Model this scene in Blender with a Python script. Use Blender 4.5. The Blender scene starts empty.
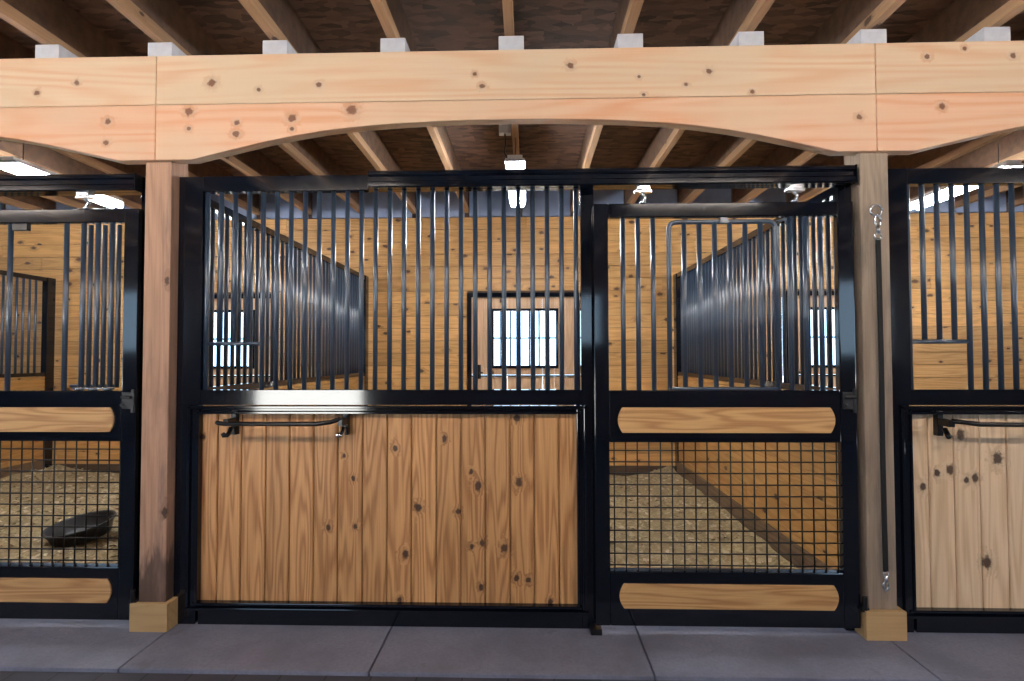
import bpy, bmesh, math, random
from mathutils import Vector, Matrix
random.seed(7)
C = bpy.context.scene.collection
PI = math.pi

# ------------------------------------------------------------------ materials
def new_mat(name):
    m = bpy.data.materials.new(name); m.use_nodes = True
    nt = m.node_tree; b = nt.nodes['Principled BSDF']
    return m, nt, b

class NB:
    """small node-tree helper"""
    def __init__(s, nt): s.nt = nt
    def n(s, typ, **kw):
        nd = s.nt.nodes.new(typ)
        for k, v in kw.items(): setattr(nd, k, v)
        return nd
    def put(s, sock, v):
        if hasattr(v, 'is_output'): s.nt.links.new(v, sock)
        else: sock.default_value = v
    def math(s, op, a, b=0.0, c=None, clamp=False):
        nd = s.n('ShaderNodeMath', operation=op); nd.use_clamp = clamp
        s.put(nd.inputs[0], a); s.put(nd.inputs[1], b)
        if c is not None: s.put(nd.inputs[2], c)
        return nd.outputs[0]
    def comb(s, x, y, z=0.0):
        nd = s.n('ShaderNodeCombineXYZ')
        for i, v in enumerate((x, y, z)): s.put(nd.inputs[i], v)
        return nd.outputs[0]
    def noise(s, vec, scale=1.0, detail=3.0, rough=.5, dist=0.0):
        nd = s.n('ShaderNodeTexNoise'); s.put(nd.inputs['Vector'], vec)
        nd.inputs['Scale'].default_value = scale; nd.inputs['Detail'].default_value = detail
        nd.inputs['Roughness'].default_value = rough; nd.inputs['Distortion'].default_value = dist
        return nd.outputs['Fac']
    def ramp(s, v, a, b, lo=0.0, hi=1.0, smooth=True):
        nd = s.n('ShaderNodeMapRange'); nd.interpolation_type = 'SMOOTHSTEP' if smooth else 'LINEAR'
        s.put(nd.inputs['Value'], v)
        for i, x in zip((1, 2, 3, 4), (a, b, lo, hi)): nd.inputs[i].default_value = x
        return nd.outputs['Result']
    def mix(s, f, a, b):
        nd = s.n('ShaderNodeMix', data_type='RGBA')
        s.put(nd.inputs[0], f)
        for k, v in ((6, a), (7, b)):
            if isinstance(v, tuple): v = (*v[:3], 1)
            s.put(nd.inputs[k], v)
        return nd.outputs[2]

def wood(name, axis, light, dark, stain=None, knot=(.045, .016, .008), knots=None, auto=0.0, rough=.45,
         ring=.55, fine=.35, vary=.12, blotch=None, scale=1.0, bump=.15, weather=None):
    m, nt, bs = new_mat(name); b = NB(nt)
    tc = b.n('ShaderNodeTexCoord'); sp = b.n('ShaderNodeSeparateXYZ'); nt.links.new(tc.outputs['Object'], sp.inputs[0])
    X, Y, Z = sp.outputs
    along, others = {'x': (X, (Y, Z)), 'y': (Y, (X, Z)), 'z': (Z, (X, Y))}[axis]
    across = b.math('ADD', *others)
    geo = b.n('ShaderNodeNewGeometry'); oi = b.n('ShaderNodeObjectInfo')
    r = b.math('FRACT', b.math('ADD', geo.outputs['Random Per Island'], oi.outputs['Random']))
    v = b.math('MULTIPLY_ADD', r, 37.0, along); u = b.math('MULTIPLY_ADD', r, 11.0, across)
    # knot masks
    halo = None; core = None
    if knots:
        for (ka, kb, kr) in knots:
            if axis == 'x': da = b.math('SUBTRACT', Z, kb); dl = b.math('SUBTRACT', X, ka); sa, sl = 1.0, .9
            else:           da = b.math('SUBTRACT', X, ka); dl = b.math('SUBTRACT', Z, kb); sa, sl = 1.05, .8
            d = b.math('SQRT', b.math('ADD', b.math('POWER', b.math('MULTIPLY', da, sa), 2.0), b.math('POWER', b.math('MULTIPLY', dl, sl), 2.0)))
            q = b.math('DIVIDE', d, kr * .75)
            core = q if core is None else b.math('MINIMUM', core, q)
    if auto > 0:
        vo = b.n('ShaderNodeTexVoronoi', voronoi_dimensions='2D'); vo.inputs['Scale'].default_value = 1.0
        b.put(vo.inputs['Vector'], b.comb(b.math('MULTIPLY', u, 6.0), b.math('MULTIPLY', v, 3.2)))
        sc = b.n('ShaderNodeSeparateColor'); nt.links.new(vo.outputs['Color'], sc.inputs[0])
        big = b.ramp(sc.outputs[0], 1 - auto, 1 - auto + .001, 0.0, 1.0, False)
        q2 = b.math('DIVIDE', vo.outputs['Distance'], b.math('MULTIPLY_ADD', sc.outputs[1], .06, .05))
        q2 = b.math('ADD', q2, b.math('MULTIPLY', b.math('SUBTRACT', 1.0, big), 50.0))
        core = q2 if core is None else b.math('MINIMUM', core, q2)
    if core is not None:
        kn = b.noise(tc.outputs['Object'], 55.0, 2.0, .6)
        core = b.math('MULTIPLY', core, b.math('MULTIPLY_ADD', kn, 1.3, .35))
        halo = b.ramp(core, .8, 3.4, 1.0, 0.0); coremask = b.ramp(core, .75, 1.4, 1.0, 0.0)
        wob = b.math('MULTIPLY', halo, .8)
    else: wob = 0.0
    field = b.noise(b.comb(b.math('MULTIPLY', u, 8.5 * scale), b.math('MULTIPLY', v, .55 * scale)), 1.0, 1.5, .45)
    ph = b.math('ADD', b.math('MULTIPLY', field, 62.0), b.math('MULTIPLY', wob, 6.0))
    rings = b.math('POWER', b.math('MULTIPLY_ADD', b.math('SINE', ph), .5, .5), 1.6)
    str_ = b.noise(b.comb(b.math('MULTIPLY', u, 130.0 * scale), b.math('MULTIPLY', v, 3.0 * scale)), 1.0, 4.0, .6)
    fac = b.math('ADD', b.math('MULTIPLY', rings, ring), b.math('MULTIPLY', b.ramp(str_, .3, .75), fine), clamp=True)
    col = b.mix(fac, light, dark)
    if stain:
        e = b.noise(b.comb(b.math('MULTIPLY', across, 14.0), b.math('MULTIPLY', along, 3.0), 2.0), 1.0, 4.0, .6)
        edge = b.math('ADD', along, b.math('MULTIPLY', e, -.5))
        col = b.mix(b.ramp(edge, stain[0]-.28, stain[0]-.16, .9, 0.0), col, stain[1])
    # slow tone drift
    dr = b.noise(b.comb(b.math('MULTIPLY', u, 3.0), b.math('MULTIPLY', v, 1.3), 3.0), 1.0, 2.0)
    if blotch:
        col = b.mix(b.ramp(dr, .42, .68, 0.0, .75), col, blotch)
    if weather:
        w1 = b.noise(b.comb(b.math('MULTIPLY', u, 9.0), b.math('MULTIPLY', v, 1.6), 9.0), 1.0, 4.0, .65)
        col = b.mix(b.ramp(w1, .48, .72, 0.0, .8), col, weather)
    hsv = b.n('ShaderNodeHueSaturation'); b.put(hsv.inputs['Color'], col)
    b.put(hsv.inputs['Value'], b.math('MULTIPLY_ADD', r, vary * 2, 1 - vary))
    col = hsv.outputs[0]
    if core is not None:
        col = b.mix(b.math('MULTIPLY', halo, .35), col, tuple(x * .62 for x in dark))
        col = b.mix(b.math('MULTIPLY', coremask, .92), col, knot)
    b.put(bs.inputs['Base Color'], col)
    b.put(bs.inputs['Roughness'], b.math('MULTIPLY_ADD', fac, .12, rough))
    if bump:
        bp = b.n('ShaderNodeBump'); bp.inputs['Strength'].default_value = bump; bp.inputs['Distance'].default_value = .002
        b.put(bp.inputs['Height'], fac); nt.links.new(bp.outputs[0], bs.inputs['Normal'])
    return m

def plain(name, col, rough=.5, metal=0.0, spec=.5, coat=0.0, noise=None, bump=0.0, bscale=40):
    m, nt, bs = new_mat(name); b = NB(nt)
    bs.inputs['Base Color'].default_value = (*col, 1); bs.inputs['Roughness'].default_value = rough
    bs.inputs['Metallic'].default_value = metal; bs.inputs['Specular IOR Level'].default_value = spec
    bs.inputs['Coat Weight'].default_value = coat; bs.inputs['Coat Roughness'].default_value = .12
    tc = b.n('ShaderNodeTexCoord')
    if noise:
        f = b.noise(tc.outputs['Object'], noise[0], 5.0, .6)
        b.put(bs.inputs['Base Color'], b.mix(b.ramp(f, .3, .7), col, noise[1]))
    if bump:
        f = b.noise(tc.outputs['Object'], bscale, 3.0)
        bp = b.n('ShaderNodeBump'); bp.inputs['Strength'].default_value = bump; bp.inputs['Distance'].default_value = .003
        b.put(bp.inputs['Height'], f); nt.links.new(bp.outputs[0], bs.inputs['Normal'])
    return m

KP = [(-0.605,0.906,0.0157),(-0.484,0.599,0.0209),(-0.957,0.494,0.0157),(-0.814,0.500,0.0131),(-0.551,0.359,0.0209),(-0.346,0.958,0.0157),(-0.207,0.785,0.0131),(-0.170,0.712,0.0235),(-0.274,0.580,0.0157),(-0.149,0.419,0.0157),(-0.204,0.400,0.0131),(-0.035,0.394,0.0209),(0.043,0.731,0.0209),(0.029,0.241,0.0183),(0.089,0.231,0.0157),(-0.155,0.191,0.0157),(-0.826,0.748,0.0131),(-0.875,0.866,0.0105),(-0.579,0.124,0.0157),(0.034,1.065,0.0209),(0.202,0.120,0.0157),(-1.628,0.965,0.0131)]
KR = [(2.097,0.718,0.0209),(2.170,0.788,0.0183),(2.234,0.804,0.0235),(2.314,0.751,0.0157),(2.357,0.765,0.0209),(2.290,0.982,0.0261),(2.474,0.860,0.0288),(2.407,0.339,0.0288)]
KB = [(-2.462,2.763,0.0150),(-2.251,2.813,0.0150),(-2.082,2.607,0.0175),(-2.089,2.496,0.0150),(-1.537,2.801,0.0226),(-1.655,2.653,0.0226),(-1.654,2.564,0.0125),(-1.404,2.591,0.0150),(-1.406,2.533,0.0201),(-0.978,2.783,0.0150),(-1.291,2.762,0.0125),(-1.117,2.610,0.0226),(-1.116,2.555,0.0125),(-0.807,2.649,0.0276),(-0.175,2.825,0.0125),(-0.138,2.762,0.0150),(0.310,2.860,0.0175),(0.656,2.797,0.0100),(0.679,2.705,0.0100),(0.891,2.754,0.0110),(1.006,2.818,0.0160),(1.219,2.711,0.0125),(2.083,2.874,0.0150),(2.267,2.913,0.0125),(2.501,2.871,0.0150),(2.149,2.623,0.0175),(1.745,2.575,0.0150)]

PINE_L, PINE_D = (.66, .355, .145), (.33, .135, .042)
M = {}
M['panel'] = wood('stained_pine_boards', 'z', PINE_L, PINE_D, knots=KP, vary=.10, scale=1.3, ring=.65)
M['panel_right'] = wood('daylit_pine_boards', 'z', (.84, .63, .42), (.62, .41, .23), knots=[(x - 3.66, z, r) for x, z, r in KR], vary=.06)  # daylight from the right is put into this paler board colour
M['panel_auto'] = wood('stained_pine_boards_plain', 'z', PINE_L, PINE_D, auto=.3)
M['plank'] = wood('oak_stained_rail', 'x', (.64, .38, .16), (.40, .19, .065), auto=0.0, ring=.75, scale=1.5)
BK = (.15, .045, .018)
M['beam'] = wood('fresh_pine_beam_board', 'x', (.90, .67, .47), (.82, .49, .28), knot=BK, knots=[k for k in KB if k[1] > 2.69], ring=.7, fine=.35, vary=.04, blotch=(.82, .62, .42), scale=.6)
M['beam_low'] = wood('reddish_pine_beam_board', 'x', (.90, .57, .38), (.82, .40, .21), knot=BK, knots=[k for k in KB if k[1] < 2.69], ring=.7, fine=.35, vary=.04, blotch=(.84, .60, .40), scale=.6)
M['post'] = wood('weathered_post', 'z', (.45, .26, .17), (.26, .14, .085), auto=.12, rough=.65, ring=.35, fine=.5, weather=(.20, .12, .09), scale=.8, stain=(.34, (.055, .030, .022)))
M['post_grey'] = wood('weathered_grey_post', 'z', (.38, .29, .215), (.23, .165, .12), auto=.12, rough=.65, ring=.35, fine=.5, weather=(.17, .135, .10), scale=.8)
M['collar'] = wood('pale_pine_collar', 'x', (.52, .34, .16), (.42, .26, .11), ring=.4, auto=.1)
M['joist'] = wood('joist_flange_pine', 'y', (.38, .23, .125), (.27, .15, .075), auto=.15, rough=.6, ring=.3)
M['web'] = plain('strand_board_web', (.16, .085, .048), .7, noise=(14, (.09, .05, .03)))
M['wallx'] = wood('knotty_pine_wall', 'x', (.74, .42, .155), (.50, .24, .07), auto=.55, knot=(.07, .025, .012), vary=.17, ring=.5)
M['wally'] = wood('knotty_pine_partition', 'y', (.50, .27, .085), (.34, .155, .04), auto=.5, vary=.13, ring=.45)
M['treated_x'] = wood('treated_base_board', 'x', (.10, .06, .035), (.06, .035, .02), rough=.7)
M['treated_y'] = wood('treated_base_board_side', 'y', (.17, .105, .055), (.10, .06, .032), rough=.7)
M['doorboard'] = wood('pinkish_pine_door_boards', 'z', (.70, .46, .28), (.56, .33, .18), auto=.4)
M['metal'] = plain('black_powder_coat', (.003, .005, .010), .075, spec=.55)
M['bar'] = plain('powder_coat_bar_sky_tint', (.030, .052, .088), .30, spec=1.0)  # blue daylight reflections put into the black coat's base colour
M['iron'] = plain('black_iron', (.004, .004, .005), .3, spec=.4)
M['zinc'] = plain('galvanised_zinc', (.72, .76, .80), .25, metal=1.0)
M['strap'] = plain('black_nylon_webbing', (.004, .004, .005), .8, bump=.4, bscale=300)
M['rubber'] = plain('black_rubber', (.018, .017, .018), .5, bump=.3, bscale=60)
M['block'] = plain('pale_grey_block', (.70, .71, .76), .7, noise=(9, (.54, .54, .60)), bump=.2)
M['white'] = plain('white_enamel', (.8, .82, .85), .35)
M['insul'] = plain('pale_blue_insulation', (.30, .37, .55), .7, noise=(3, (.22, .28, .43)))
M['gravel'] = plain('pale_gravel', (.6, .6, .58), .9, noise=(3, (.5, .5, .48)))
M['grey_wall'] = wood('aisle_wall_boards', 'x', (.12, .07, .035), (.07, .04, .02), auto=.3)

def emis(name, col, st):
    m, nt, bs = new_mat(name)
    bs.inputs['Base Color'].default_value = (.9, .9, .9, 1)
    bs.inputs['Emission Color'].default_value = (*col, 1); bs.inputs['Emission Strength'].default_value = st
    return m
M['tube'] = emis('led_tube_glow', (.92, .96, 1.0), 125)
M['aisle_tube'] = emis('aisle_tube_glow', (1.0, .87, .77), 90)

def concrete():
    m, nt, bs = new_mat('broom_finished_concrete'); b = NB(nt)
    tc = b.n('ShaderNodeTexCoord'); o = tc.outputs['Object']
    a = b.noise(o, 2.2, 6, .62); f = b.noise(o, 60, 4, .7); st = b.noise(o, 7, 3, .5)
    col = b.mix(b.ramp(a, .35, .7), (.20, .215, .30), (.135, .145, .205))
    col = b.mix(b.ramp(f, .35, .8, 0, .45), col, (.10, .10, .11))
    col = b.mix(b.ramp(st, .66, .74, 0, .35), col, (.085, .08, .085))
    b.put(bs.inputs['Base Color'], col); bs.inputs['Roughness'].default_value = .7
    bp = b.n('ShaderNodeBump'); bp.inputs['Strength'].default_value = .35; bp.inputs['Distance'].default_value = .003
    b.put(bp.inputs['Height'], f); nt.links.new(bp.outputs[0], bs.inputs['Normal'])
    return m
M['concrete'] = concrete()
def pavers():
    m, nt, bs = new_mat('dark_brick_pavers'); b = NB(nt)
    tc = b.n('ShaderNodeTexCoord')
    br = b.n('ShaderNodeTexBrick'); nt.links.new(tc.outputs['Object'], br.inputs['Vector'])
    br.inputs['Scale'].default_value = 1.0; br.inputs['Brick Width'].default_value = .2; br.inputs['Row Height'].default_value = .1
    br.inputs['Mortar Size'].default_value = .004
    br.inputs['Color1'].default_value = (.040, .042, .058, 1); br.inputs['Color2'].default_value = (.052, .05, .066, 1)
    br.inputs['Mortar'].default_value = (.018, .018, .022, 1)
    nt.links.new(br.outputs['Color'], bs.inputs['Base Color']); bs.inputs['Roughness'].default_value = .75
    return m
M['pavers'] = pavers()
def osb():
    m, nt, bs = new_mat('strand_board_deck'); b = NB(nt)
    tc = b.n('ShaderNodeTexCoord'); mp = b.n('ShaderNodeMapping'); nt.links.new(tc.outputs['Object'], mp.inputs[0])
    mp.inputs['Scale'].default_value = (4, 10, 1)
    vo = b.n('ShaderNodeTexVoronoi', voronoi_dimensions='2D', distance='MANHATTAN'); nt.links.new(mp.outputs[0], vo.inputs['Vector'])
    vo.inputs['Scale'].default_value = 2.6
    sc = b.n('ShaderNodeSeparateColor'); nt.links.new(vo.outputs['Color'], sc.inputs[0])
    n2 = b.noise(mp.outputs[0], 1.4, 4, .6)
    f = b.math('ADD', b.math('MULTIPLY', sc.outputs[0], .9), b.math('MULTIPLY', b.math('SUBTRACT', n2, .3), .7), clamp=True)
    b.put(bs.inputs['Base Color'], b.mix(f, (.022, .011, .008), (.17, .09, .058))); bs.inputs['Roughness'].default_value = .75
    return m
M['osb'] = osb()
def shavings():
    m, nt, bs = new_mat('wood_shavings'); b = NB(nt)
    tc = b.n('ShaderNodeTexCoord'); o = tc.outputs['Object']
    vo = b.n('ShaderNodeTexVoronoi'); nt.links.new(o, vo.inputs['Vector']); vo.inputs['Scale'].default_value = 55
    sc = b.n('ShaderNodeSeparateColor'); nt.links.new(vo.outputs['Color'], sc.inputs[0])
    a = b.noise(o, 5, 4, .6)
    col = b.mix(sc.outputs[0], (.25, .18, .085), (.48, .375, .20))
    col = b.mix(b.ramp(a, .35, .7, 0, .4), col, (.22, .16, .085))
    b.put(bs.inputs['Base Color'], col); bs.inputs['Roughness'].default_value = .9
    bp = b.n('ShaderNodeBump'); bp.inputs['Strength'].default_value = .9; bp.inputs['Distance'].default_value = .012
    b.put(bp.inputs['Height'], sc.outputs[1]); nt.links.new(bp.outputs[0], bs.inputs['Normal'])
    return m
M['shavings'] = shavings()
def flakes():
    m, nt, bs = new_mat('loose_shavings'); b = NB(nt)
    g = b.n('ShaderNodeNewGeometry')
    b.put(bs.inputs['Base Color'], b.mix(g.outputs['Random Per Island'], (.26, .19, .10), (.66, .54, .36)))
    bs.inputs['Roughness'].default_value = .8
    return m
M['flakes'] = flakes()
def glass():
    m, nt, bs = new_mat('clear_window_glass'); b = NB(nt)
    out = nt.nodes['Material Output']
    tr = b.n('ShaderNodeBsdfTransparent'); tr.inputs[0].default_value = (.95, .98, 1, 1)
    gl = b.n('ShaderNodeBsdfGlossy'); gl.inputs['Roughness'].default_value = .02
    fr = b.n('ShaderNodeFresnel'); fr.inputs[0].default_value = 1.45
    mx = b.n('ShaderNodeMixShader'); nt.links.new(fr.outputs[0], mx.inputs[0]); nt.links.new(tr.outputs[0], mx.inputs[1]); nt.links.new(gl.outputs[0], mx.inputs[2])
    nt.links.new(mx.outputs[0], out.inputs['Surface'])
    return m
M['glass'] = glass()

# ------------------------------------------------------------------ mesh helpers
class MB:
    def __init__(s): s.v = []; s.f = []; s.smooth = []
    def add(s, vs, fs, sm=False):
        o = len(s.v); s.v += [tuple(v) for v in vs]
        for f in fs: s.f.append([o + i for i in f]); s.smooth.append(sm)
        return s
    def box(s, x0, x1, y0, y1, z0, z1):
        vs = [(x, y, z) for x in (x0, x1) for y in (y0, y1) for z in (z0, z1)]
        return s.add(vs, [(0,1,3,2),(4,6,7,5),(0,4,5,1),(2,3,7,6),(0,2,6,4),(1,5,7,3)])
    def tube(s, pts, r, seg=10, caps=True):
        pts = [Vector(p) for p in pts]; vs = []; n = len(pts)
        ref = None
        for i, p in enumerate(pts):
            t = (pts[min(i+1, n-1)] - pts[max(i-1, 0)]).normalized()
            if ref is None: ref = Vector((0, 0, 1)) if abs(t.z) < .9 else Vector((1, 0, 0))
            a = t.cross(ref).normalized(); bb = a.cross(t).normalized(); ref = bb
            rr = r[i] if isinstance(r, (list, tuple)) else r
            for k in range(seg):
                an = 2*PI*k/seg; vs.append(p + a*rr*math.cos(an) + bb*rr*math.sin(an))
        fs = []
        for i in range(n-1):
            for k in range(seg):
                k2 = (k+1) % seg; fs.append((i*seg+k, i*seg+k2, (i+1)*seg+k2, (i+1)*seg+k))
        s.add(vs, fs, True)
        if caps:
            o = len(s.v) - len(vs)
            s.f.append([o+k for k in range(seg)][::-1]); s.smooth.append(False)
            s.f.append([o+(n-1)*seg+k for k in range(seg)]); s.smooth.append(False)
        return s
    def prism(s, outline, y0, y1, sm=False):
        n = len(outline)
        vs = [(x, y0, z) for x, z in outline] + [(x, y1, z) for x, z in outline]
        fs = [tuple(range(n)), tuple(range(2*n-1, n-1, -1))] + [((i+1) % n, i, n+i, n+(i+1) % n) for i in range(n)]
        return s.add(vs, fs, sm)
    def lathe(s, prof, seg=40, ctr=(0,0,0)):
        vs = []; n = len(prof)
        for r, z in prof:
            for k in range(seg):
                a = 2*PI*k/seg; vs.append((ctr[0]+r*math.cos(a), ctr[1]+r*math.sin(a), ctr[2]+z))
        fs = [(i*seg+k, i*seg+(k+1) % seg, (i+1)*seg+(k+1) % seg, (i+1)*seg+k) for i in range(n-1) for k in range(seg)]
        return s.add(vs, fs, True)
    def build(s, name, mat, parent=None, bevel=0.0, loc=None, seg=2):
        me = bpy.data.meshes.new(name); me.from_pydata(s.v, [], s.f); me.update()
        for p, sm in zip(me.polygons, s.smooth): p.use_smooth = sm
        bm = bmesh.new(); bm.from_mesh(me); bmesh.ops.recalc_face_normals(bm, faces=bm.faces)
        if bevel:
            eds = [e for e in bm.edges if len(e.link_faces) == 2 and e.calc_face_angle() > .6]
            bmesh.ops.bevel(bm, geom=eds, offset=bevel, segments=seg, profile=.6, affect='EDGES', clamp_overlap=True)
        bm.to_mesh(me); bm.free()
        if isinstance(mat, str): mat = M[mat]
        me.materials.append(mat)
        o = bpy.data.objects.new(name, me); C.objects.link(o)
        if parent: o.parent = parent
        if loc: o.location = loc
        return o

def tag(o, label=None, cat=None, group=None, kind=None):
    if label: o['label'] = label
    if cat: o['category'] = cat
    if group: o['group'] = group
    if kind: o['kind'] = kind
    return o
def thing(name, label, cat, loc=(0,0,0), group=None, kind=None):
    o = bpy.data.objects.new(name, None); C.objects.link(o); o.location = loc
    o.empty_display_size = .1
    return tag(o, label, cat, group, kind)
def dup(root, loc, label=None):
    r = root.copy(); C.objects.link(r); r.location = loc
    if label: r['label'] = label
    for ch in list(root.children):
        c = ch.copy(); C.objects.link(c); c.parent = r
        for g in list(ch.children):
            d = g.copy(); C.objects.link(d); d.parent = c
    return r
def bar_copies(first, parent, locs):
    for p in locs:
        c = first.copy(); C.objects.link(c); c.parent = parent; c.location = p

# ------------------------------------------------------------------ room shell
XW, YB, YF, ZJ, ZD = 9.2, 3.5, -6.6, 3.03, 3.315

# concrete apron in front of the stalls, cut by joints, and the stall sub-floor
m = MB()
js = [-XW, -5.5, -4.24, -2.99, -1.737, -.613, .637, 1.85, 3.1, 4.35, 5.6, XW]
for a, b_ in zip(js[:-1], js[1:]):
    m.box(a + .004, b_ - .004, -.415, .06, -.12, 0)
tag(m.build('floor', 'concrete', bevel=.004), 'grey concrete apron slab in front of the stalls, cut by joints', kind='structure')
tag(MB().box(-XW, XW, .06, YB, -.12, -.012).build('floor', 'concrete'), 'stall floor under the bedding', kind='structure')
tag(MB().box(-XW, XW, YF, -.415, -.14, -.018).build('floor', 'pavers'), 'dark brick paved aisle at the bottom edge of the photo', kind='structure')
tag(MB().box(-40, 40, -40, 40, -.30, -.16).build('ground', 'gravel'), 'pale ground outside the barn', kind='structure')
tag(MB().box(-XW-.1, XW+.1, YF-.1, YB+.12, ZD, ZD+.03).build('ceiling', 'osb'), 'dark strand board deck above the joists', kind='structure')

# Dutch doors in the back wall: (left edge, right edge) of the frame
DOORS = [(-4.10, -2.82), (-.602, .675), (2.96, 4.235)]
def wall_boards(m, x0, x1, z0, z1, yf, yb):
    """horizontal boards between x0 and x1 with random butt joints"""
    m.box(x0, x1, yf, yb, z0, z1)
bm_ = MB()
z = 0.0; row = 0
while z < 2.985:
    z1 = min(z + .1425, 2.99)
    segs = [[-XW, XW]]
    for a, b_ in DOORS:
        if z < 2.05:
            ns = []
            for s0, s1 in segs:
                if s0 < a and s1 > b_: ns += [[s0, a], [b_, s1]]
                else: ns.append([s0, s1])
            segs = ns
    for s0, s1 in segs:
        x = s0
        while x < s1 - 1e-6:
            L = random.uniform(1.4, 3.4); e = min(x + L, s1)
            if s1 - e < .35: e = s1
            bm_.box(x, e - .0012, YB, YB + .02, z, z1 - .004); x = e
    z = z1; row += 1
ob = bm_.build('wall_back', 'wallx', bevel=.0025, seg=1); tag(ob, 'knotty golden pine board wall at the back of the stalls', kind='structure')
# sheathing behind boards with real door openings
m = MB()
xs = [-XW] + [v for d in DOORS for v in d] + [XW]
for i in range(0, len(xs), 2): m.box(xs[i], xs[i+1], YB + .021, YB + .13, 0, ZD)
for a, b_ in DOORS: m.box(a, b_, YB + .021, YB + .13, 2.06, ZD)
tag(m.build('wall_back', 'web'), 'sheathing of the back wall', kind='structure')
m = MB()
for k in range(-15, 15): m.box(.6085*k + .03, .6085*(k+1) - .03, YB - .02, YB + .02, 2.992, ZD - .002)
tag(m.build('trim_1', 'insul', bevel=.004), 'pale blue panels between joist ends above the back wall boards', kind='structure')
m = MB()
for a, b_ in zip(*[iter([-XW, DOORS[0][0], DOORS[0][1], DOORS[1][0], DOORS[1][1], DOORS[2][0], DOORS[2][1], XW])]*2):
    m.box(a, b_, YB - .03, YB - .001, 0, .15)
tag(m.build('baseboard_back', 'treated_x', bevel=.004), 'dark treated board at the foot of the back wall', kind='structure')

def dutch_door(idx, x0, x1, label):
    t = thing('door_%d' % idx, label, 'door', ((x0+x1)/2, YB, 0), kind='structure')
    w = (x1-x0)/2; fw = .05
    f = MB()
    f.box(-w, -w+fw, -.05, .0, 0, 2.11); f.box(w-fw, w, -.05, .0, 0, 2.11); f.box(-w+fw, w-fw, -.05, .0, 2.06, 2.11)
    f.box(-w+fw, w-fw, -.035, .0, 1.152, 1.172)
    f.build('door_frame', 'metal', t, bevel=.004)
    a, b_, c0, c1 = -.365, .40, 1.25, 1.93      # window opening
    bd = MB(); x = -w+fw
    while x < w-fw-.001:
        e = min(x+.135, w-fw)
        if e <= a or x >= b_: bd.box(x, e-.002, -.012, .03, 0, 1.15); bd.box(x, e-.002, -.012, .03, 1.175, 2.06)
        else:
            bd.box(x, e-.002, -.012, .03, 0, 1.15); bd.box(x, e-.002, -.012, .03, 1.175, c0); bd.box(x, e-.002, -.012, .03, c1, 2.06)
            if x < a: bd.box(x, a, -.012, .03, c0, c1)
            if e > b_: bd.box(b_, e-.002, -.012, .03, c0, c1)
        x = e
    bd.build('door_boards', 'doorboard', t, bevel=.002, seg=1)
    wf = MB()
    wf.box(a, a+.03, -.03, .05, c0, c1); wf.box(b_-.03, b_, -.03, .05, c0, c1)
    wf.box(a+.03, b_-.03, -.03, .05, c0, c0+.03); wf.box(a+.03, b_-.03, -.03, .05, c1-.03, c1)
    wf.box(a+.03, b_-.03, .01, .03, 1.585, 1.603)
    wfo = wf.build('window_frame', 'metal', t, bevel=.003)
    MB().box(a+.03, b_-.03, .034, .038, c0+.03, c1-.03).build('pane', 'glass', wfo)
    b0 = MB().tube([(0, -.015, c0+.01), (0, -.015, c1-.01)], .010, 8).build('window_bar', 'bar', t)
    n = 6; ps = [(a + (b_-a)*(i+1)/(n+1), 0, 0) for i in range(n)]
    b0.location = ps[0]; bar_copies(b0, t, ps[1:])
    l = MB(); l.box(-w+.10, -w+.155, -.03, -.012, 1.13, 1.29); l.tube([(-w+.13, -.04, 1.15), (-w+.13, -.045, 1.20), (-w+.18, -.045, 1.20)], .010, 8)
    l.build('latch', 'iron', t, bevel=.002)
    return t
dutch_door(1, *DOORS[0], 'barred Dutch door glimpsed through the grille partition left of the middle stall')
dutch_door(2, *DOORS[1], 'black-framed pine Dutch door with barred window behind the middle stall')
dutch_door(3, *DOORS[2], 'barred Dutch door glimpsed through the grille partition right of the middle stall')

# wall across the aisle (behind the viewer): a wide open doorway and small windows
def holed_wall(name, mat, along, fixed, lo, hi, holes, z1, label, th=.1):
    m = MB()
    def bx(a, b_, za, zb):
        if b_ - a < 1e-4 or zb - za < 1e-4: return
        if along == 'x': m.box(a, b_, fixed - th, fixed, za, zb)
        else: m.box(fixed, fixed + th, a, b_, za, zb)
    x = lo
    for a, b_, za, zb in sorted(holes):
        bx(x, a, -.14, z1); bx(a, b_, -.14, za); bx(a, b_, zb, z1); x = b_
    bx(x, hi, -.14, z1)
    return tag(m.build(name, mat), label, kind='structure')
FH = [(-4.62, -2.75, 0, 2.3), (-7.2, -6.0, 1.5, 2.5), (4.7, 6.1, 1.4, 2.6), (.4, 1.3, 1.6, 2.4)]
holed_wall('wall_front', 'grey_wall', 'x', YF, -XW, XW, FH, ZD, 'board wall across the aisle, behind the viewpoint')
LH = [(-5.4, -1.5, .9, 2.4)]
holed_wall('wall_left', 'grey_wall', 'y', -XW-.1, YF, YB, LH, ZD, 'end wall of the barn on the left')
holed_wall('wall_right', 'grey_wall', 'y', XW, YF, YB, LH, ZD, 'end wall of the barn on the right')

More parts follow.
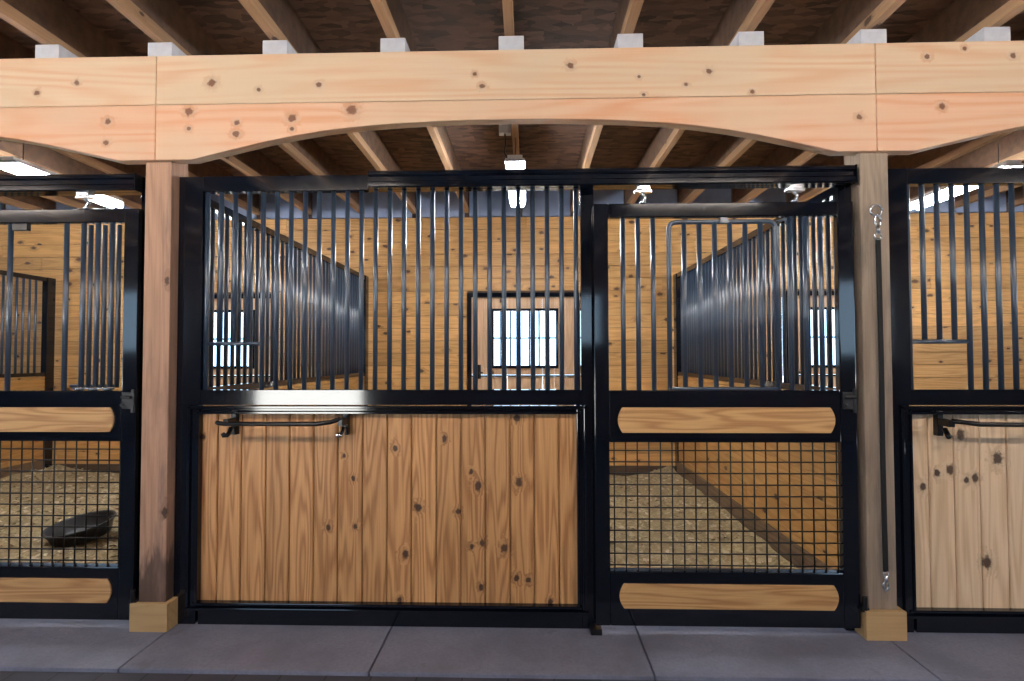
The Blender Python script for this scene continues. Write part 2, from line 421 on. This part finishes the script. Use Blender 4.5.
# ------------------------------------------------------------------ joists and blocks
ORD = ['first', 'second', 'third', 'fourth', 'fifth', 'sixth', 'seventh', 'eighth', 'ninth']
J0 = None
for k in range(-9, 10):
    x = .6085 * k
    if abs(k) <= 4: lab = 'pale-flanged wooden ceiling joist resting on the %s grey block from the left' % ORD[k+4]
    elif k < 0: lab = 'wooden ceiling joist over the left stall, %s one left of the blocks' % ORD[-k-5]
    else: lab = 'wooden ceiling joist over the right stall, %s one right of the blocks' % ORD[k-5]
    if J0 is None:
        J0 = thing('ceiling_joist', lab, 'joist', (x, 0, ZJ), group='ceiling joists')
        MB().box(-.024, .024, YF, YB-.021, 0, .062).build('bottom_flange', 'joist', J0, bevel=.002, seg=1)
        MB().box(-.014, .014, YF, YB-.021, .0621, ZD-ZJ-.001).build('web', 'web', J0)
    else: dup(J0, (x, 0, ZJ), lab)
B0 = None
for i, k in enumerate(range(-4, 5)):
    x = .6085*k + .004 + random.uniform(-.006, .006)
    lab = 'pale grey spacer block on top of the timber beam, %s from the left' % ORD[i]
    if B0 is None:
        B0 = MB().box(-.065, .065, 0, .14, 0, .078).build('spacer_block', 'block', bevel=.004)
        tag(B0, lab, 'block', 'grey blocks on the beam'); o = B0
    else:
        o = B0.copy(); C.objects.link(o); o['label'] = lab
    o.location = (x, -.075, 2.9505)

# ------------------------------------------------------------------ posts and beams
def post(x, label, mat, collar_label):
    t = thing('timber_post', label, 'post', (x, 0, 0), group='timber posts')
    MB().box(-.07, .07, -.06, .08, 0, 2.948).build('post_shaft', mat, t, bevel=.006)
    c = MB(); c.box(-.097, .097, -.088, -.062, 0, .14); c.box(-.097, -.071, -.061, .075, 0, .14); c.box(.071, .097, -.061, .075, 0, .14)
    tag(c.build('base_collar', 'collar', t, bevel=.003), collar_label)
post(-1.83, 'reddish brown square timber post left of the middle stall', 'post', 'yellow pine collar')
post(1.83, 'greyed square timber post with a hanging black tie on its face', 'post_grey', 'pale pine collar')

ARCH = [(1.635, 2.4031), (1.5, 2.436), (1.38, 2.463), (1.25, 2.493), (1.1, 2.521), (.95, 2.544), (.8, 2.561), (.6, 2.575), (.4, 2.584), (.2, 2.589), (0, 2.59)]
def beam(cx, label, cut=None):
    t = thing('timber_beam', label, 'beam', (cx, -.06, 2.403), group='timber beam spans')
    def local(mb, nm, mat):
        mb.v = [(x, y, z) for x, y, z in mb.v]
        o = mb.build(nm, mat, t, bevel=.0025, seg=1)
        # geometry is written in hall coordinates; shift object origin so textures stay aligned
        o.location = (-cx, .06, -2.403)
        return o
    a, b_ = cx-1.8285, cx+1.8285
    if cut: a, b_ = max(a, cut[0]), min(b_, cut[1])
    local(MB().box(a, b_, -.09, -.061, 2.692, 2.948), 'upper_board', 'beam')
    # back face lamination of the upper beam, hidden behind the front board
    out = [(cx-1.8285, 2.689), (cx-1.8285, 2.403)] + [(cx-x, z) for x, z in ARCH] + [(cx+x, z) for x, z in ARCH[::-1][1:]] + [(cx+1.8285, 2.403), (cx+1.8285, 2.689)]
    local(MB().prism(out, -.09, -.061), 'arched_board', 'beam_low')
    cs = MB()
    ins = [(cx-1.755, 2.945), (cx-1.755, 2.405)] + [(cx-x, z+.001) for x, z in ARCH] + [(cx+x, z+.001) for x, z in ARCH[::-1][1:]] + [(cx+1.755, 2.405), (cx+1.755, 2.945)]
    local(cs.prism(ins, -.0605, -.02), 'backing_beam', 'beam')
beam(-3.66, 'pale pine beam span over the left stall, cut off by the photo edge')
beam(0, 'long pale pine beam span with arched lower edge over the middle stall')
beam(3.66, 'pale pine beam span over the right stall, cut off by the photo edge')

# ------------------------------------------------------------------ stall fronts
BARX = [.343 - .07535*i for i in range(27)]
def stall_front(cx, label, panel_mat, joints, x_end=None):
    t = thing('stall_front', label, 'stall front', (cx, 0, 0), group='black steel stall fronts')
    f = MB()
    f.box(-1.757, -1.642, 0, .05, 0.0, 1.135); f.box(-1.757, -1.628, 0, .05, 1.135, 2.343)              # left jamb
    f.box(.365, .432, 0, .05, .0, 2.26)                    # centre stile
    f.box(1.69, 1.757, .012, .05, 0.0, 2.26)                # strike jamb behind the door
    f.box(-1.628, 1.757, 0, .05, 2.263, 2.343)             # header
    f.box(-1.628, .365, 0, .05, 1.135, 1.213)              # middle rail
    f.box(-1.628, .365, 0, .05, .0, .072)                 # bottom rail
    f.build('frame', 'metal', t, bevel=.0012, seg=1)
    g = MB()                                               # channel moulding round the boards
    x0, x1, z0, z1 = -1.690, .392, .072, 1.135
    for (a, b_, y, q) in ((x0, x1, -.012, .016),):
        g.box(a, a+q, y, .03, z0+.02, z1); g.box(b_-q, b_, y, .03, z0+.02, z1)
        g.box(a, b_, y, .03, z1-q-.004, z1-.004); g.box(a, b_, y, .03, z0, z0+q)
    q2 = .018
    g.box(x0+.047, x0+.047+.012, -.006, .034, z0+.03, z1-.02); g.box(x1-.052, x1-.04, -.006, .034, z0+.03, z1-.02)
    g.box(x0+.03, x1-.03, -.006, .034, 1.088, 1.102); g.box(x0+.03, x1-.03, -.006, .034, .098, .112)
    g.box(x0+.016, x0+.047, .006, .034, z0+.02, z1-.02); g.box(x1-.04, x1-.016, .006, .034, z0+.02, z1-.02)
    g.box(x0+.016, x1-.016, .006, .034, 1.102, z1-.01); g.box(x0+.016, x1-.016, .006, .034, z0+.01, .10)
    g.build('panel_moulding', 'metal', t, bevel=.003)
    p = MB(); ed = [-1.640] + joints + [.351]
    for a, b_ in zip(ed[:-1], ed[1:]): p.box(a+.0022, b_-.0022, .03, .055, .105, 1.094)
    p.box(-1.642, .353, .0552, .066, .10, 1.10)  # unseen backing added to block lamplight through the board gaps
    p.build('board_panel', panel_mat, t, bevel=.0055, seg=1)
    # round bars
    full = MB().tube([(0, 0, 1.2131), (0, 0, 2.2629)], .0125, 12).build('bar', 'bar', t)
    locs = [(x, .025, 0) for i, x in enumerate(BARX) if i not in (23, 24, 25)]
    full.location = locs[0]; bar_copies(full, t, locs[1:])
    sh = MB().tube([(0, 0, 1.466), (0, 0, 2.2629)], .0125, 12).build('short_bar', 'bar', t)
    locs = [(BARX[i], .025, 0) for i in (23, 24, 25)]
    sh.location = locs[0]; bar_copies(sh, t, locs[1:])
    MB().tube([(BARX[26]+.012, .025, 1.456), (BARX[22]-.012, .025, 1.456)], .0105, 10).build('feed_opening_rail', 'bar', t)
    # sliding door track: box channel with two ribs
    tr = MB(); a, b_ = -.722, 1.722
    out = [(-.012, 2.336), (-.085, 2.336), (-.092, 2.328), (-.092, 2.312), (-.082, 2.306), (-.082, 2.282), (-.095, 2.276), (-.095, 2.252), (-.088, 2.247), (-.055, 2.247), (-.055, 2.262), (-.012, 2.262)]
    n = len(out)
    vs = [(a, y, z) for y, z in out] + [(b_, y, z) for y, z in out]
    tr.add(vs, [tuple(range(n)), tuple(range(2*n-1, n-1, -1))] + [((i+1) % n, i, n+i, n+(i+1) % n) for i in range(n)])
    tr.box(b_, b_+.008, -.094, .0, 2.247, 2.337)
    tr.build('door_track', 'metal', t, bevel=.0015, seg=1)
    # floor guides for the door
    gd = MB().box(.40, .455, -.068, .0, 0, .028); gd.build('door_stop', 'iron', t, bevel=.002)
    gd = MB(); gd.box(1.72, 1.757, -.075, -.0, .13, .15); gd.tube([(1.738, -.07, .14), (1.738, -.07, .205)], .012, 10)
    gd.build('door_guide', 'iron', t, bevel=.002)
    return t
G = [-1.549, -1.423, -1.292, -1.165, -1.037, -0.909, -0.778, -0.648, -0.52, -0.389, -0.261, -0.134, -0.004, 0.121, 0.25]
stall_front(0, 'black steel stall front with golden vertical boards in the middle of the photo', 'panel', G)
GR = [-1.53, -1.403, -1.274, -1.141] + [-1.01+.13*i for i in range(10)]
stall_front(3.66, 'black steel stall front with daylit knotty boards at the right edge', 'panel_right', GR)
stall_front(-3.66, 'black steel stall front around the sliding door at the left edge', 'panel_auto', G)

def rounded_plank(m, x0, x1, z0, z1, y0, y1, bul=.014):
    n = 8; out = []
    for i in range(n+1):
        a = i/n; out.append((x0 + bul*(2*a-1)**2 * 1.6, z0 + (z1-z0)*a))
    for i in range(n+1):
        a = i/n; out.append((x1 - bul*(2*a-1)**2 * 1.6, z1 - (z1-z0)*a))
    return m.prism(out, y0, y1)

def sliding_door(cx, label, yoke):
    t = thing('sliding_door', label, 'sliding door', (cx, 0, 0), group='sliding stall doors')
    y0, y1 = -.054, -.016
    X0, X1, Z0, Z1 = .425, 1.727, .042, 2.163
    f = MB()
    f.box(X0, .500, y0, y1, Z0, Z1); f.box(1.648, X1, y0, y1, Z0, Z1)
    f.box(.5, 1.648, y0, y1, 2.090, Z1)
    f.box(.5, 1.648, y0, y1, .952, 1.213)
    f.box(.5, 1.648, y0, y1, Z0, .310)
    f.build('door_frame', 'metal', t, bevel=.005)
    w = MB(); rounded_plank(w, .541, 1.616, 1.001, 1.128, y0-.010, y0); w.build('upper_plank', 'plank', t, bevel=.003)
    w = MB(); rounded_plank(w, .543, 1.617, .131, .253, y0-.010, y0); w.build('lower_plank', 'plank', t, bevel=.003)
    # welded wire panel
    g = MB(); x = .525
    while x < 1.645: g.tube([(x, -.033, .3101), (x, -.033, .9519)], .0036, 6); x += .0583
    z = .338
    while z < .95: g.tube([(.5001, -.0385, z), (1.6479, -.0385, z)], .0036, 6); z += .0572
    g.build('wire_mesh', 'iron', t)
    lip = MB(); lip.box(.5, 1.648, -.028, -.016, .310, .320); lip.build('mesh_lip', 'zinc', t)
    # bars
    bx = [.500 + (1.648-.5)/15*i for i in range(1, 15)]
    full = MB().tube([(0, 0, 1.2131), (0, 0, 2.0899)], .0125, 12).build('bar', 'bar', t)
    if yoke == 'closed':
        # drop-down gate: a rounded tube hoop with its own bars, sitting just in front
        outer = [x for i, x in enumerate(bx) if not (3 <= i <= 10)]
        full.location = (outer[0], -.035, 0); bar_copies(full, t, [(x, -.035, 0) for x in outer[1:]])
        xa, xb = bx[3], bx[10]; yy = -.050
        pts = [(xa, yy, 1.215), (xa, yy, 2.03)] + [(xa+.035*(1-math.cos(a)), yy, 2.03+.035*math.sin(a)) for a in (PI/6, PI/3, PI/2)]
        pts += [(xb-.035*(1-math.cos(a)), yy, 2.03+.035*math.sin(a)) for a in (PI/2, PI/3, PI/6)] + [(xb, yy, 2.03), (xb, yy, 1.215)]
        gate = MB().tube(pts, .0125, 12).build('drop_down_gate', 'bar', t)
        fb = MB().tube([(0, 0, 1.230), (0, 0, 2.060)], .0125, 12).build('gate_bar', 'bar', gate)
        fb.location = (bx[4], yy, 0); bar_copies(fb, gate, [(x, yy, 0) for x in bx[5:10]])
        MB().tube([(xa-.01, yy-.004, 1.222), (xb+.01, yy-.004, 1.222)], .008, 8).build('gate_hinge_rod', 'bar', gate)
        l = MB().box(1.06, 1.10, -.068, -.04, 2.055, 2.085); l.tube([(xb-.0, -.06, 2.06), (xb+.045, -.06, 2.075), (xb+.06, -.045, 2.05)], .007, 8)
        l.build('gate_catch', 'bar', gate, bevel=.002)
    else:
        # feed gate swung open against the neighbouring bars
        keep = [bx[13], bx[12], bx[11], bx[10]-.015] + [bx[10]-.318] + [bx[10]-.43-.078*i for i in range(0, 8)]
        keep = [x for x in keep if x > .52]
        full.location = (keep[0], -.035, 0); bar_copies(full, t, [(x, -.035, 0) for x in keep[1:]])
        hx = bx[10]-.005
        gate = MB().tube([(hx, -.005, 1.235), (hx+.25, -.0, 1.235)], .008, 8).build('open_feed_gate', 'bar', t)
        fb = MB().tube([(0, 0, 1.228), (0, 0, 2.085)], .0115, 12).build('gate_bar', 'bar', gate)
        locs = [(x+.020, -.012, 0) for x in (bx[13], bx[12], bx[11])]
        fb.location = locs[0]; bar_copies(fb, gate, locs[1:])
        MB().box(keep[4]+.015, keep[4]+.095, -.045, -.02, 2.055, 2.092).build('gate_catch', 'iron', gate, bevel=.002)
        fo = MB()
        fo.tube([(bx[11]-.03, -.056, 1.226), (bx[13]+.04, -.056, 1.226)], .005, 8)
        for x in (bx[13], bx[12], bx[11]): fo.tube([(x-.012, -.062, 1.218), (x+.022, -.062, 1.228)], .009, 8)
        fo.build('gate_foot', 'zinc', gate)
    # trolleys that ride in the track
    for x in (.678, 1.439):
        tr = MB(); tr.box(x-.032, x+.032, -.078, -.03, 2.226, 2.248); tr.box(x-.044, x+.044, -.072, -.035, 2.214, 2.227)
        tr.tube([(x-.006, -.05, 2.215), (x+.014, -.05, 2.195), (x-.004, -.05, 2.164)], .009, 8)
        tr.tube([(x, -.05, 2.163), (x, -.05, 2.172)], .018, 6)
        tr.build('trolley', 'zinc', t, bevel=.002)
    # latch on the right stile
    l = MB(); l.box(1.655, 1.72, -.062, -.054, 1.12, 1.205); l.box(1.705, 1.722, -.066, -.054, 1.10, 1.22)
    l.tube([(1.66, -.068, 1.18), (1.715, -.075, 1.18)], .008, 8); l.tube([(1.665, -.066, 1.14), (1.665, -.078, 1.14)], .009, 8)
    l.build('latch', 'rubber', t, bevel=.003)
    return t
sliding_door(0, 'black sliding stall door with a closed drop-down gate, right half of the middle stall', 'closed')
sliding_door(-3.66, 'black sliding stall door with its feed gate swung open, at the left edge', 'open')

# ------------------------------------------------------------------ partitions between the stalls
def partition(x, label, sx):
    t = thing('stall_partition', label, 'partition', (x, 0, 0), group='partitions between stalls')
    p = MB(); z = .0
    while z < 1.165:
        z1 = min(z+.1425, 1.172); y = .085
        while y < 3.44:
            e = min(y+random.uniform(1.2, 2.6), 3.44)
            if 3.44-e < .3: e = 3.44
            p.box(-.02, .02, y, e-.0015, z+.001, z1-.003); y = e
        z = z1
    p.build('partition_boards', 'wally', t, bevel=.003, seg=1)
    b = MB(); b.box(-.046, -.021, .085, 3.30, 0, .235); b.box(.021, .046, .085, 3.30, 0, .235)
    b.build('base_board', 'treated_y', t, bevel=.003)
    f = MB(); f.box(-.024, .024, .06, 3.42, 1.173, 1.213); f.box(-.024, .024, .06, 3.42, 2.248, 2.296)
    f.box(-.032, .032, 3.31, 3.42, 0, 2.297); f.box(-.024, .024, .055, .084, 0, 2.297)
    f.build('partition_frame', 'metal', t, bevel=.004)
    b0 = MB().tube([(0, 0, 1.2131), (0, 0, 2.2479)], .0125, 10).build('bar', 'bar', t)
    ps = [(0, .16+.0778*i, 0) for i in range(40)]
    b0.location = ps[0]; bar_copies(b0, t, ps[1:])
    return t
partition(-1.755, 'black-railed grille partition on the left side of the middle stall', 1)
partition(1.755, 'black-railed grille partition on the right side of the middle stall', 1)
partition(-5.41, 'black-railed grille partition at the far left edge', 1)

# ------------------------------------------------------------------ bedding
def bedding(xa, xb, label, seed):
    rnd = random.Random(seed)
    nx, ny = 74, 70; vs = []; fs = []
    from mathutils import noise as mn
    for j in range(ny+1):
        for i in range(nx+1):
            x = xa+(xb-xa)*i/nx; y = .07+(3.465-.07)*j/ny
            e = min(x-xa, xb-x)
            h = .035 + .10*max(0, 1-e/.5)**1.5 + .02*max(0, 1-(3.465-y)/.3)
            h += .030*mn.noise(Vector((x*2.2, y*2.2, seed))) + .014*mn.noise(Vector((x*9, y*9, seed)))
            h *= min(1, .25 + (y-.07)/.25)
            vs.append((x, y, max(.004, h)))
    for j in range(ny):
        for i in range(nx): a = j*(nx+1)+i; fs.append((a, a+1, a+nx+2, a+nx+1))
    m = MB(); m.add(vs, fs, True)
    n0 = len(m.v)
    o = m.build('wood_shavings', 'shavings')
    me = o.data; me.materials.append(M['flakes'])
    bm = bmesh.new(); bm.from_mesh(me)
    for _ in range(5200):
        i, j = rnd.randrange(nx), rnd.randrange(ny)
        p = Vector(vs[j*(nx+1)+i]) + Vector((0, rnd.uniform(0, .048), 0.006))
        s = rnd.uniform(.008, .022); a = rnd.uniform(0, 2*PI); t = rnd.uniform(-.7, .7)
        ux = Vector((math.cos(a), math.sin(a), t*.5))*s; uy = Vector((-math.sin(a), math.cos(a), rnd.uniform(-.4, .9)))*s*.6
        q = [bm.verts.new(p+ux+uy), bm.verts.new(p-ux+uy+Vector((0, 0, .003))), bm.verts.new(p-ux-uy), bm.verts.new(p+ux-uy+Vector((0, 0, .003)))]
        fc = bm.faces.new(q); fc.material_index = 1
    bm.to_mesh(me); bm.free()
    tag(o, label, 'bedding', kind='stuff')
bedding(-1.685, 1.685, 'pale wood shavings spread on the floor of the middle stall', 3)
bedding(-5.34, -1.825, 'pale wood shavings around the rubber pan in the left stall', 5)
bedding(1.825, 5.34, 'pale wood shavings on the floor of the right stall', 8)

# ------------------------------------------------------------------ rubber feed pan in the left stall
pan = MB()
pan.lathe([(.0, .012), (.20, .012), (.225, .03), (.262, .125), (.272, .142), (.288, .146), (.292, .136), (.284, .122), (.262, .095), (.232, .0), (.0, .0)], 44)
o = pan.build('feed_pan', 'rubber')
o.scale = (.78, .78, .72); o.location = (-3.23, 1.22, .055); o.rotation_euler = (math.radians(5), math.radians(-9), .4)
tag(o, 'shallow round black rubber pan lying on the shavings in the left stall', 'feed pan')

# ------------------------------------------------------------------ blanket bars
def blanket_bar(cx, label, tail):
    t = thing('blanket_bar', label, 'blanket bar', (cx, 0, 1.0), group='blanket bars')
    zb = 1.052-1.0
    for x, nm in ((0, 'iron'), (.588, 'zinc')):
        b = MB(); b.box(x-.014, x+.014, -.005, .0295, -.02+.0, .105)
        b.box(x-.013, x+.013, -.085, -.0055, zb-.018, zb+.018)
        ho = b.build('bracket', 'iron', t, bevel=.003)
        h = MB()
        h.tube([(x, -.03, .02), (x, -.05, -.005), (x-.003, -.066, -.014), (x-.013, -.075, -.014), (x-.020, -.075, -.002)], [.012, .012, .013, .013, .011], 10)
        tag(h.build('bracket_hook', nm, ho), 'silvery hook' if nm == 'zinc' else None)
    pts = [(-.045, -.085, zb+.002), (-.028, -.092, zb-.002), (0, -.096, zb-.004), (.30, -.098, zb-.004), (.47, -.097, zb-.004), (.54, -.092, zb+.004), (.588, -.075, zb+.02)]
    if not tail: pts = [(0.0, -.075, zb+.012), (.04, -.092, zb+.008), (.12, -.096, zb-.002), (.30, -.098, zb-.004), (.46, -.097, zb-.004), (.575, -.075, zb+.02)]
    MB().tube(pts, .0115, 12).build('rod', 'iron', t)
    return t
blanket_bar(-1.447, 'black blanket bar with a silvery right hook on the golden boards', True)
blanket_bar(2.168, 'black blanket bar on the daylit boards at the right edge', False)

# ------------------------------------------------------------------ cross tie on the right post
def torus_pts(c, r1, r2, n=18, a0=0, a1=2*PI):
    return [(c[0]+r1*math.cos(a0+(a1-a0)*i/n), c[1], c[2]+r2*math.sin(a0+(a1-a0)*i/n)) for i in range(n+1)]
t = thing('cross_tie', 'black webbing cross tie with silver snaps hanging on the right-hand post', 'cross tie', (1.82, -.060, 1.2))
yb = -.030
e = MB(); e.tube(torus_pts((-.004, yb-.002, .905), .028, .028), .0055, 8); e.tube([(-.004, .0, .905+.028), (-.004, yb, .905+.028)], .006, 8)
e.build('eye_ring', 'zinc', t)
sn = MB(); sn.tube(torus_pts((.004, yb, .855), .014, .03), .006, 8); sn.tube([(.006, yb, .83), (.006, yb, .79)], [.011, .009], 10)
sn.tube(torus_pts((.004, yb, .775), .018, .016), .005, 8)
sn.build('snap_hook', 'zinc', t)
s = MB()
P_ = [(.004, .765), (.006, .6), (.008, .3), (.008, 0), (.006, -.3), (.007, -.6), (.009, -.865)]
for (xa, za), (xb, zb) in zip(P_[:-1], P_[1:]):
    vs = [(xa-.011, yb-.004, za), (xa+.011, yb-.004, za), (xa+.011, yb+.004, za), (xa-.011, yb+.004, za), (xb-.011, yb-.004, zb), (xb+.011, yb-.004, zb), (xb+.011, yb+.004, zb), (xb-.011, yb+.004, zb)]
    s.add(vs, [(0,1,2,3), (7,6,5,4), (0,4,5,1), (1,5,6,2), (2,6,7,3), (3,7,4,0)])
s.build('webbing_strap', 'strap', t)
sn = MB(); sn.tube(torus_pts((.009, yb, -.876), .012, .012), .004, 8); sn.tube([(.009, yb, -.885), (.008, yb, -.915)], [.010, .008], 10); sn.tube(torus_pts((.007, yb, -.935), .012, .022), .005, 8)
sn.build('snap_hook', 'zinc', t)

# ------------------------------------------------------------------ lamps
def shop_light(loc, label, along='y', mat='tube', L=1.10, drop=None, group='tube lamps over the stalls'):
    t = thing('tube_lamp', label, 'lamp', loc, group=group)
    h = L/2
    def ax(p): return p if along == 'y' else (p[1], p[0], p[2])
    def boxa(m, x0, x1, y0, y1, z0, z1):
        if along == 'y': m.box(x0, x1, y0, y1, z0, z1)
        else: m.box(y0, y1, x0, x1, z0, z1)
    m = MB(); boxa(m, -.055, .055, -h, h, .035, .075); boxa(m, -.075, .075, -h, h, .034, .040); boxa(m, -.070, .070, -h, -h+.02, .026, .05); boxa(m, -.070, .070, h-.02, h, .026, .05)
    m.build('lamp_housing', 'white', t, bevel=.004)
    for s in (-.040, .040):
        MB().tube([ax((s, -h+.004, .008)), ax((s, h-.004, .008))], .024, 12).build('lamp_tube', mat, t)
    top = ZJ-loc[2]-.0
    for s in (-h*.75, h*.75):
        MB().tube([ax((0, s, .075)), ax((0, s, top))], .003, 6).build('hanger_wire', 'iron', t)
    return t
shop_light((0, 1.68, 2.775), 'bright twin tube lamp hung from the joists over the middle stall')
shop_light((-3.70, 1.58, 2.775), 'bright tube lamp over the left stall, seen above its door')
shop_light((3.74, 1.92, 2.775), 'bright tube lamp over the right stall, seen through its bars')
for x in (-5.0, -1.7, 1.7, 5.0):
    shop_light((x, -2.55, 2.90), 'twin tube lamp under the aisle joists, outside the photo', 'x', 'aisle_tube', 1.22, group='tube lamps over the aisle')
# outlet and cord feeding the middle lamp
t = thing('power_outlet', 'small white outlet with a hanging cord above the middle lamp', 'outlet', (-.078, 1.28, ZJ+.03))
m = MB(); m.box(-.045, .045, -.02, .03, .0, .075); m.box(-.03, -.012, -.035, -.02, -.0, .06); m.box(.012, .03, -.035, -.02, -.0, .06)
m.build('outlet_box', 'white', t, bevel=.004)
MB().tube([(0, -.01, .0), (.004, -.012, -.08), (-.006, .0, -.14), (.03, .02, -.19), (.05, .06, -.2)], .006, 8).build('power_cord', 'iron', t)

# ------------------------------------------------------------------ daylight
w = bpy.data.worlds.new('overcast'); bpy.context.scene.world = w; w.use_nodes = True
nt = w.node_tree; bg = nt.nodes['Background']
tcw = nt.nodes.new('ShaderNodeTexCoord'); sep = nt.nodes.new('ShaderNodeSeparateXYZ'); nt.links.new(tcw.outputs['Generated'], sep.inputs[0])
mr = nt.nodes.new('ShaderNodeValToRGB'); nt.links.new(sep.outputs[2], mr.inputs[0])
mr.color_ramp.elements[0].color = (.52, .76, 1, 1); mr.color_ramp.elements[1].color = (.32, .56, 1, 1)
nt.links.new(mr.outputs[0], bg.inputs[0]); bg.inputs[1].default_value = 4.5

def portal(name, loc, rot, sx, sy):
    l = bpy.data.lights.new(name, 'AREA'); l.shape = 'RECTANGLE'; l.size = sx; l.size_y = sy; l.energy = 1
    l.cycles.is_portal = True
    o = bpy.data.objects.new(name, l); C.objects.link(o); o.location = loc; o.rotation_euler = rot
for a, b_, za, zb in FH: portal('daylight_opening', ((a+b_)/2, YF-.06, (za+zb)/2), (PI/2, 0, 0), b_-a, zb-za)
portal('daylight_opening', (-XW-.12, -3.45, 1.65), (PI/2, 0, -PI/2), 3.9, 1.5)
portal('daylight_opening', (XW+.12, -3.45, 1.65), (PI/2, 0, PI/2), 3.9, 1.5)
for a, b_ in DOORS: portal('daylight_opening', ((a+b_)/2+.02, YB+.14, 1.59), (-PI/2, 0, 0), .8, .7)

sun = bpy.data.lights.new('sun', 'SUN'); sun.energy = 150; sun.angle = .02; sun.color = (1, .97, .92)
so = bpy.data.objects.new('sun', sun); C.objects.link(so); so.location = (20, -10, 20)
so.rotation_euler = Vector((.50, .05, .86)).to_track_quat('Z', 'Y').to_euler()

# ------------------------------------------------------------------ camera
cam = bpy.data.cameras.new('camera'); co = bpy.data.objects.new('camera', cam); C.objects.link(co)
cam.sensor_width = 36; cam.lens = 559.9479/1024*36; cam.clip_start = .05
r_ = Vector((0.9995865691873824, 0.02866016095976449, -0.002299102859522425))
u_ = Vector((0.003096782994466995, -0.02781912751979222, 0.9996081762766463))
f_ = Vector((-0.028584972193155145, 0.9992020272786669, 0.027896380534374286))
mat = Matrix((r_, u_, -f_)).transposed().to_4x4(); mat.translation = Vector((0.0912, -2.8975, 1.3873))
co.matrix_world = mat
bpy.context.scene.camera = co
vs = bpy.context.scene.view_settings
vs.view_transform = 'Standard'; vs.look = 'None'; vs.gamma = 1.0; vs.use_curve_mapping = False; vs.exposure = 0.0
